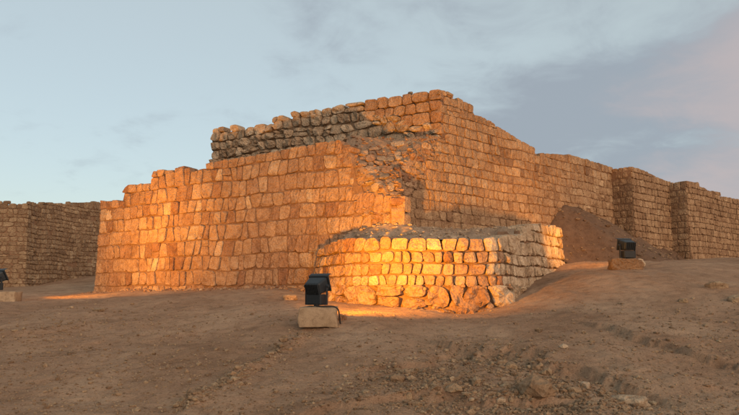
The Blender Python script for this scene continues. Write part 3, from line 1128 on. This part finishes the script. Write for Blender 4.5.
# ------------------------------------------------------------------ floodlights on their stone blocks
def simple_mat(name, colr, rough, metal=0.0, spec=0.4):
    m, nt, b = new_mat(name)
    geo = nt.nodes.new('ShaderNodeTexCoord')
    a = tex_noise(nt, geo.outputs['Object'], 18, 4, 0.6)
    c = mix(nt, tuple(x * 0.8 for x in colr), tuple(min(1, x * 1.35) for x in colr), a)
    nt.links.new(c, b.inputs['Base Color'])
    b.inputs['Roughness'].default_value = rough
    b.inputs['Metallic'].default_value = metal
    b.inputs['Specular IOR Level'].default_value = spec
    return m


m_black = simple_mat('black_painted_metal', (0.014, 0.018, 0.022), 0.55)
m_steel = simple_mat('dull_steel', (0.10, 0.10, 0.10), 0.5, 0.6)
m_cable = simple_mat('black_cable', (0.02, 0.016, 0.014), 0.6)
m_glass = bpy.data.materials.new('lit_lamp_glass')
m_glass.use_nodes = True
gb = m_glass.node_tree.nodes['Principled BSDF']
gb.inputs['Base Color'].default_value = (0.8, 0.6, 0.3, 1)
gb.inputs['Emission Color'].default_value = (1.0, 0.42, 0.06, 1)
gb.inputs['Emission Strength'].default_value = 20.0


def bm_obj(name, bm, mat, parent, smooth=False):
    me = bpy.data.meshes.new(name)
    bm.to_mesh(me)
    bm.free()
    me.materials.append(mat)
    o = bpy.data.objects.new(name, me)
    col.objects.link(o)
    o.parent = parent
    return o


def bbox(bm, x0, x1, y0, y1, z0, z1, bev=0.0, front=1.0, back=1.0):
    """box; front / back scale the +Y and -Y faces in x and z"""
    xc, zc_ = (x0 + x1) / 2, (z0 + z1) / 2
    vs_ = []
    for y, k in ((y0, back), (y1, front)):
        for x, z in ((x0, z0), (x1, z0), (x1, z1), (x0, z1)):
            vs_.append(bm.verts.new((xc + (x - xc) * k, y, zc_ + (z - zc_) * k)))
    fs = [(3, 2, 1, 0), (4, 5, 6, 7), (0, 1, 5, 4), (1, 2, 6, 5), (2, 3, 7, 6), (3, 0, 4, 7)]
    faces = [bm.faces.new([vs_[i] for i in f]) for f in fs]
    bmesh.ops.recalc_face_normals(bm, faces=faces)
    if bev:
        ed = {e for f in faces for e in f.edges}
        bmesh.ops.bevel(bm, geom=list(ed), offset=bev, segments=2, profile=0.5, affect='EDGES')


def floodlight(base, yaw, tilt, label, power, sc=1.0, colr=(1.0, 0.375, 0.018), spread=120):
    """faces local +Y; stands on its block at base"""
    e = empty('floodlight', base, label, 'floodlight', 'floodlights on stone blocks')
    e.rotation_euler = (0, 0, yaw)
    e.scale = (sc, sc, sc)
    # base plate and ballast box
    bm = bmesh.new()
    bbox(bm, -0.12, 0.12, -0.07, 0.07, 0.0, 0.012, 0.003)
    bbox(bm, -0.03, 0.03, -0.03, 0.03, 0.012, 0.05, 0.004)
    bm_obj('mounting_plate', bm, m_steel, e)
    bm = bmesh.new()
    bbox(bm, -0.135, 0.135, -0.09, 0.08, 0.035, 0.20, 0.018)
    bo = bm_obj('ballast_box', bm, m_black, e)
    bm = bmesh.new()
    for k in range(7):
        z = 0.062 + k * 0.019
        bbox(bm, -0.12, 0.12, -0.102, -0.088, z, z + 0.008)
    bm_obj('cooling_fin', bm, m_black, bo)
    # U bracket
    bm = bmesh.new()
    for s in (-1, 1):
        bbox(bm, s * 0.190 - 0.006, s * 0.190 + 0.006, -0.022, 0.022, 0.05, 0.345, 0.003)
    bbox(bm, -0.196, 0.196, -0.022, 0.022, 0.036, 0.050, 0.003)
    bm_obj('bracket', bm, m_black, e)
    # lamp head, tilted about the bracket pivot
    T = Matrix.Translation((0, 0.0, 0.325)) @ Matrix.Rotation(tilt, 4, 'X')
    bm = bmesh.new()
    bbox(bm, -0.165, 0.165, -0.13, 0.10, -0.115, 0.115, 0.03, 1.0, 0.80)
    bbox(bm, -0.180, 0.180, 0.098, 0.128, -0.130, 0.130, 0.01)
    bm.transform(T)
    hd = bm_obj('lamp_housing', bm, m_black, e)
    bm = bmesh.new()
    for k in range(9):
        x = -0.112 + k * 0.028
        bbox(bm, x - 0.004, x + 0.004, -0.152, -0.12, -0.085, 0.085)
    bm.transform(T)
    bm_obj('cooling_fin', bm, m_black, hd)
    bm = bmesh.new()
    bbox(bm, -0.155, 0.155, 0.124, 0.131, -0.105, 0.105)
    bm.transform(T)
    bm_obj('lamp_glass', bm, m_glass, hd)
    bm = bmesh.new()
    bbox(bm, -0.180, 0.180, 0.128, 0.20, 0.122, 0.130, 0.002)
    bm.transform(T)
    bm_obj('visor', bm, m_black, hd)
    for s in (-1, 1):
        bm = bmesh.new()
        bmesh.ops.create_cone(bm, cap_ends=True, segments=14, radius1=0.026, radius2=0.022, depth=0.03, matrix=Matrix.Translation((s * 0.205, 0, 0.325)) @ Matrix.Rotation(math.pi / 2, 4, 'Y'))
        bm_obj('pivot_knob', bm, m_black, e)
    la = bpy.data.lights.new('floodlight_lamp', 'AREA')
    la.shape = 'RECTANGLE'
    la.size, la.size_y = 0.29, 0.20
    la.energy = power
    la.color = colr
    la.spread = R(spread)
    lo = bpy.data.objects.new('floodlight_lamp', la)
    col.objects.link(lo)
    lo.parent = e
    lo.matrix_local = T @ Matrix.Translation((0, 0.140, 0)) @ Matrix.Rotation(math.pi / 2, 4, 'X')
    return e


def block(base, yaw, sx, sy, sz, label, seed, rnd=0.012, mat=None):
    bm = bmesh.new()
    bmesh.ops.create_cube(bm, size=1.0)
    bmesh.ops.bevel(bm, geom=bm.edges[:], offset=0.05, segments=2, profile=0.6, affect='EDGES')
    bmesh.ops.subdivide_edges(bm, edges=bm.edges[:], cuts=3, use_grid_fill=True)
    v = np.array([q.co for q in bm.verts]) * np.array([sx, sy, sz])
    v[:, 2] += sz / 2
    f = [[q.index for q in x.verts] for x in bm.faces]
    bm.free()
    d = fbm(v * 7 + seed, 3, seed)
    cc = v - np.array([0, 0, sz / 2])
    v = v + cc / np.linalg.norm(cc, axis=1)[:, None] * d[:, None] * rnd
    v = rot_z(v, yaw)
    o = mesh_obj('stone_block', v, f, mat or m_block, None, True)
    o.location = base
    return tag(o, label, 'stone block', 'stone blocks under the floodlights')


def tube(name, pts, r, mat, parent=None, sides=8):
    """round cable through the points"""
    pts = [np.array(p, float) for p in pts]
    q = []
    for i in range(len(pts) - 1):
        p0, p1, p2, p3 = pts[max(i - 1, 0)], pts[i], pts[i + 1], pts[min(i + 2, len(pts) - 1)]
        for t in np.linspace(0, 1, 8, endpoint=False):
            q.append(0.5 * ((2 * p1) + (-p0 + p2) * t + (2 * p0 - 5 * p1 + 4 * p2 - p3) * t * t + (-p0 + 3 * p1 - 3 * p2 + p3) * t ** 3))
    q.append(pts[-1])
    q = np.array(q)
    tg = np.gradient(q, axis=0)
    V = []
    for c, t in zip(q, tg):
        t = t / np.linalg.norm(t)
        a = np.cross(t, (0.3, 0.2, 1.0))
        a /= np.linalg.norm(a)
        b = np.cross(t, a)
        for k in range(sides):
            w = 2 * math.pi * k / sides
            V.append(c + r * (math.cos(w) * a + math.sin(w) * b))
    n = len(q)
    F = [(i * sides + k, i * sides + (k + 1) % sides, (i + 1) * sides + (k + 1) % sides, (i + 1) * sides + k) for i in range(n - 1) for k in range(sides)]
    F += [tuple(range(sides))[::-1], tuple((n - 1) * sides + k for k in range(sides))]
    o = mesh_obj(name, np.array(V), F, mat, None, True)
    o.parent = parent
    return o


# near lamp
b1 = P(318, 325.5, 10.15)
b1[2] = float(ground(np.array(b1[0]), np.array(b1[1]))) - 0.02
block(b1, 0.03, 0.58, 0.40, 0.30, 'tan cut stone block under the near floodlight', 3, 0.028)
f1b = np.array([b1[0] - 0.03, b1[1] + 0.02, b1[2] + 0.295])
f1 = floodlight(f1b, R(-28), R(23), 'black floodlight on a tan block in the middle, before the bastion', 330, spread=112)
cw = np.array([(-0.02, -0.07, 0.06), (0.06, -0.12, 0.02), (0.18, -0.14, 0.02), (0.285, -0.13, 0.012), (0.345, -0.10, -0.04), (0.365, -0.06, -0.16), (0.385, 0.0, -0.262), (0.50, 0.12, -0.285), (0.60, 0.25, -0.34)])
tube('cable', rot_z(cw, -f1.rotation_euler.z), 0.011, m_cable, f1)
place_rock(342.5, 321, 9, 0.8, 0.9, 'small reddish stone leaning on the near floodlight block', 31, m_warm, 0.1)
# right lamp
b2 = P(625, 269.5, 14.55)
b2[2] = float(ground(np.array(b2[0]), np.array(b2[1]))) - 0.05
block(b2, -0.1, 0.66, 0.45, 0.26, 'low weathered stone block under the right floodlight', 7, 0.05, m_far)
f2 = floodlight(np.array([b2[0] + 0.08, b2[1] + 0.02, b2[2] + 0.25]), R(14), R(12), 'black floodlight before the earth bank on the right', 34, spread=80)
place_rock(638, 266, 13, 0.8, 0.75, 'pale broken stone beside the right floodlight block', 33, m_grey, 1.0, sink=0.15)
# left lamp, cut by the frame
b3 = P(1, 301, 15.0)
b3[2] = float(ground(np.array(b3[0]), np.array(b3[1]))) - 0.04
block(b3, 0.12, 0.75, 0.45, 0.26, 'orange stone block under the floodlight at the left edge', 9, 0.02)
f3 = floodlight(np.array([b3[0] - 0.12, b3[1] + 0.02, b3[2] + 0.255]), R(-36), R(27), 'black floodlight cut off by the left edge', 245, spread=110)
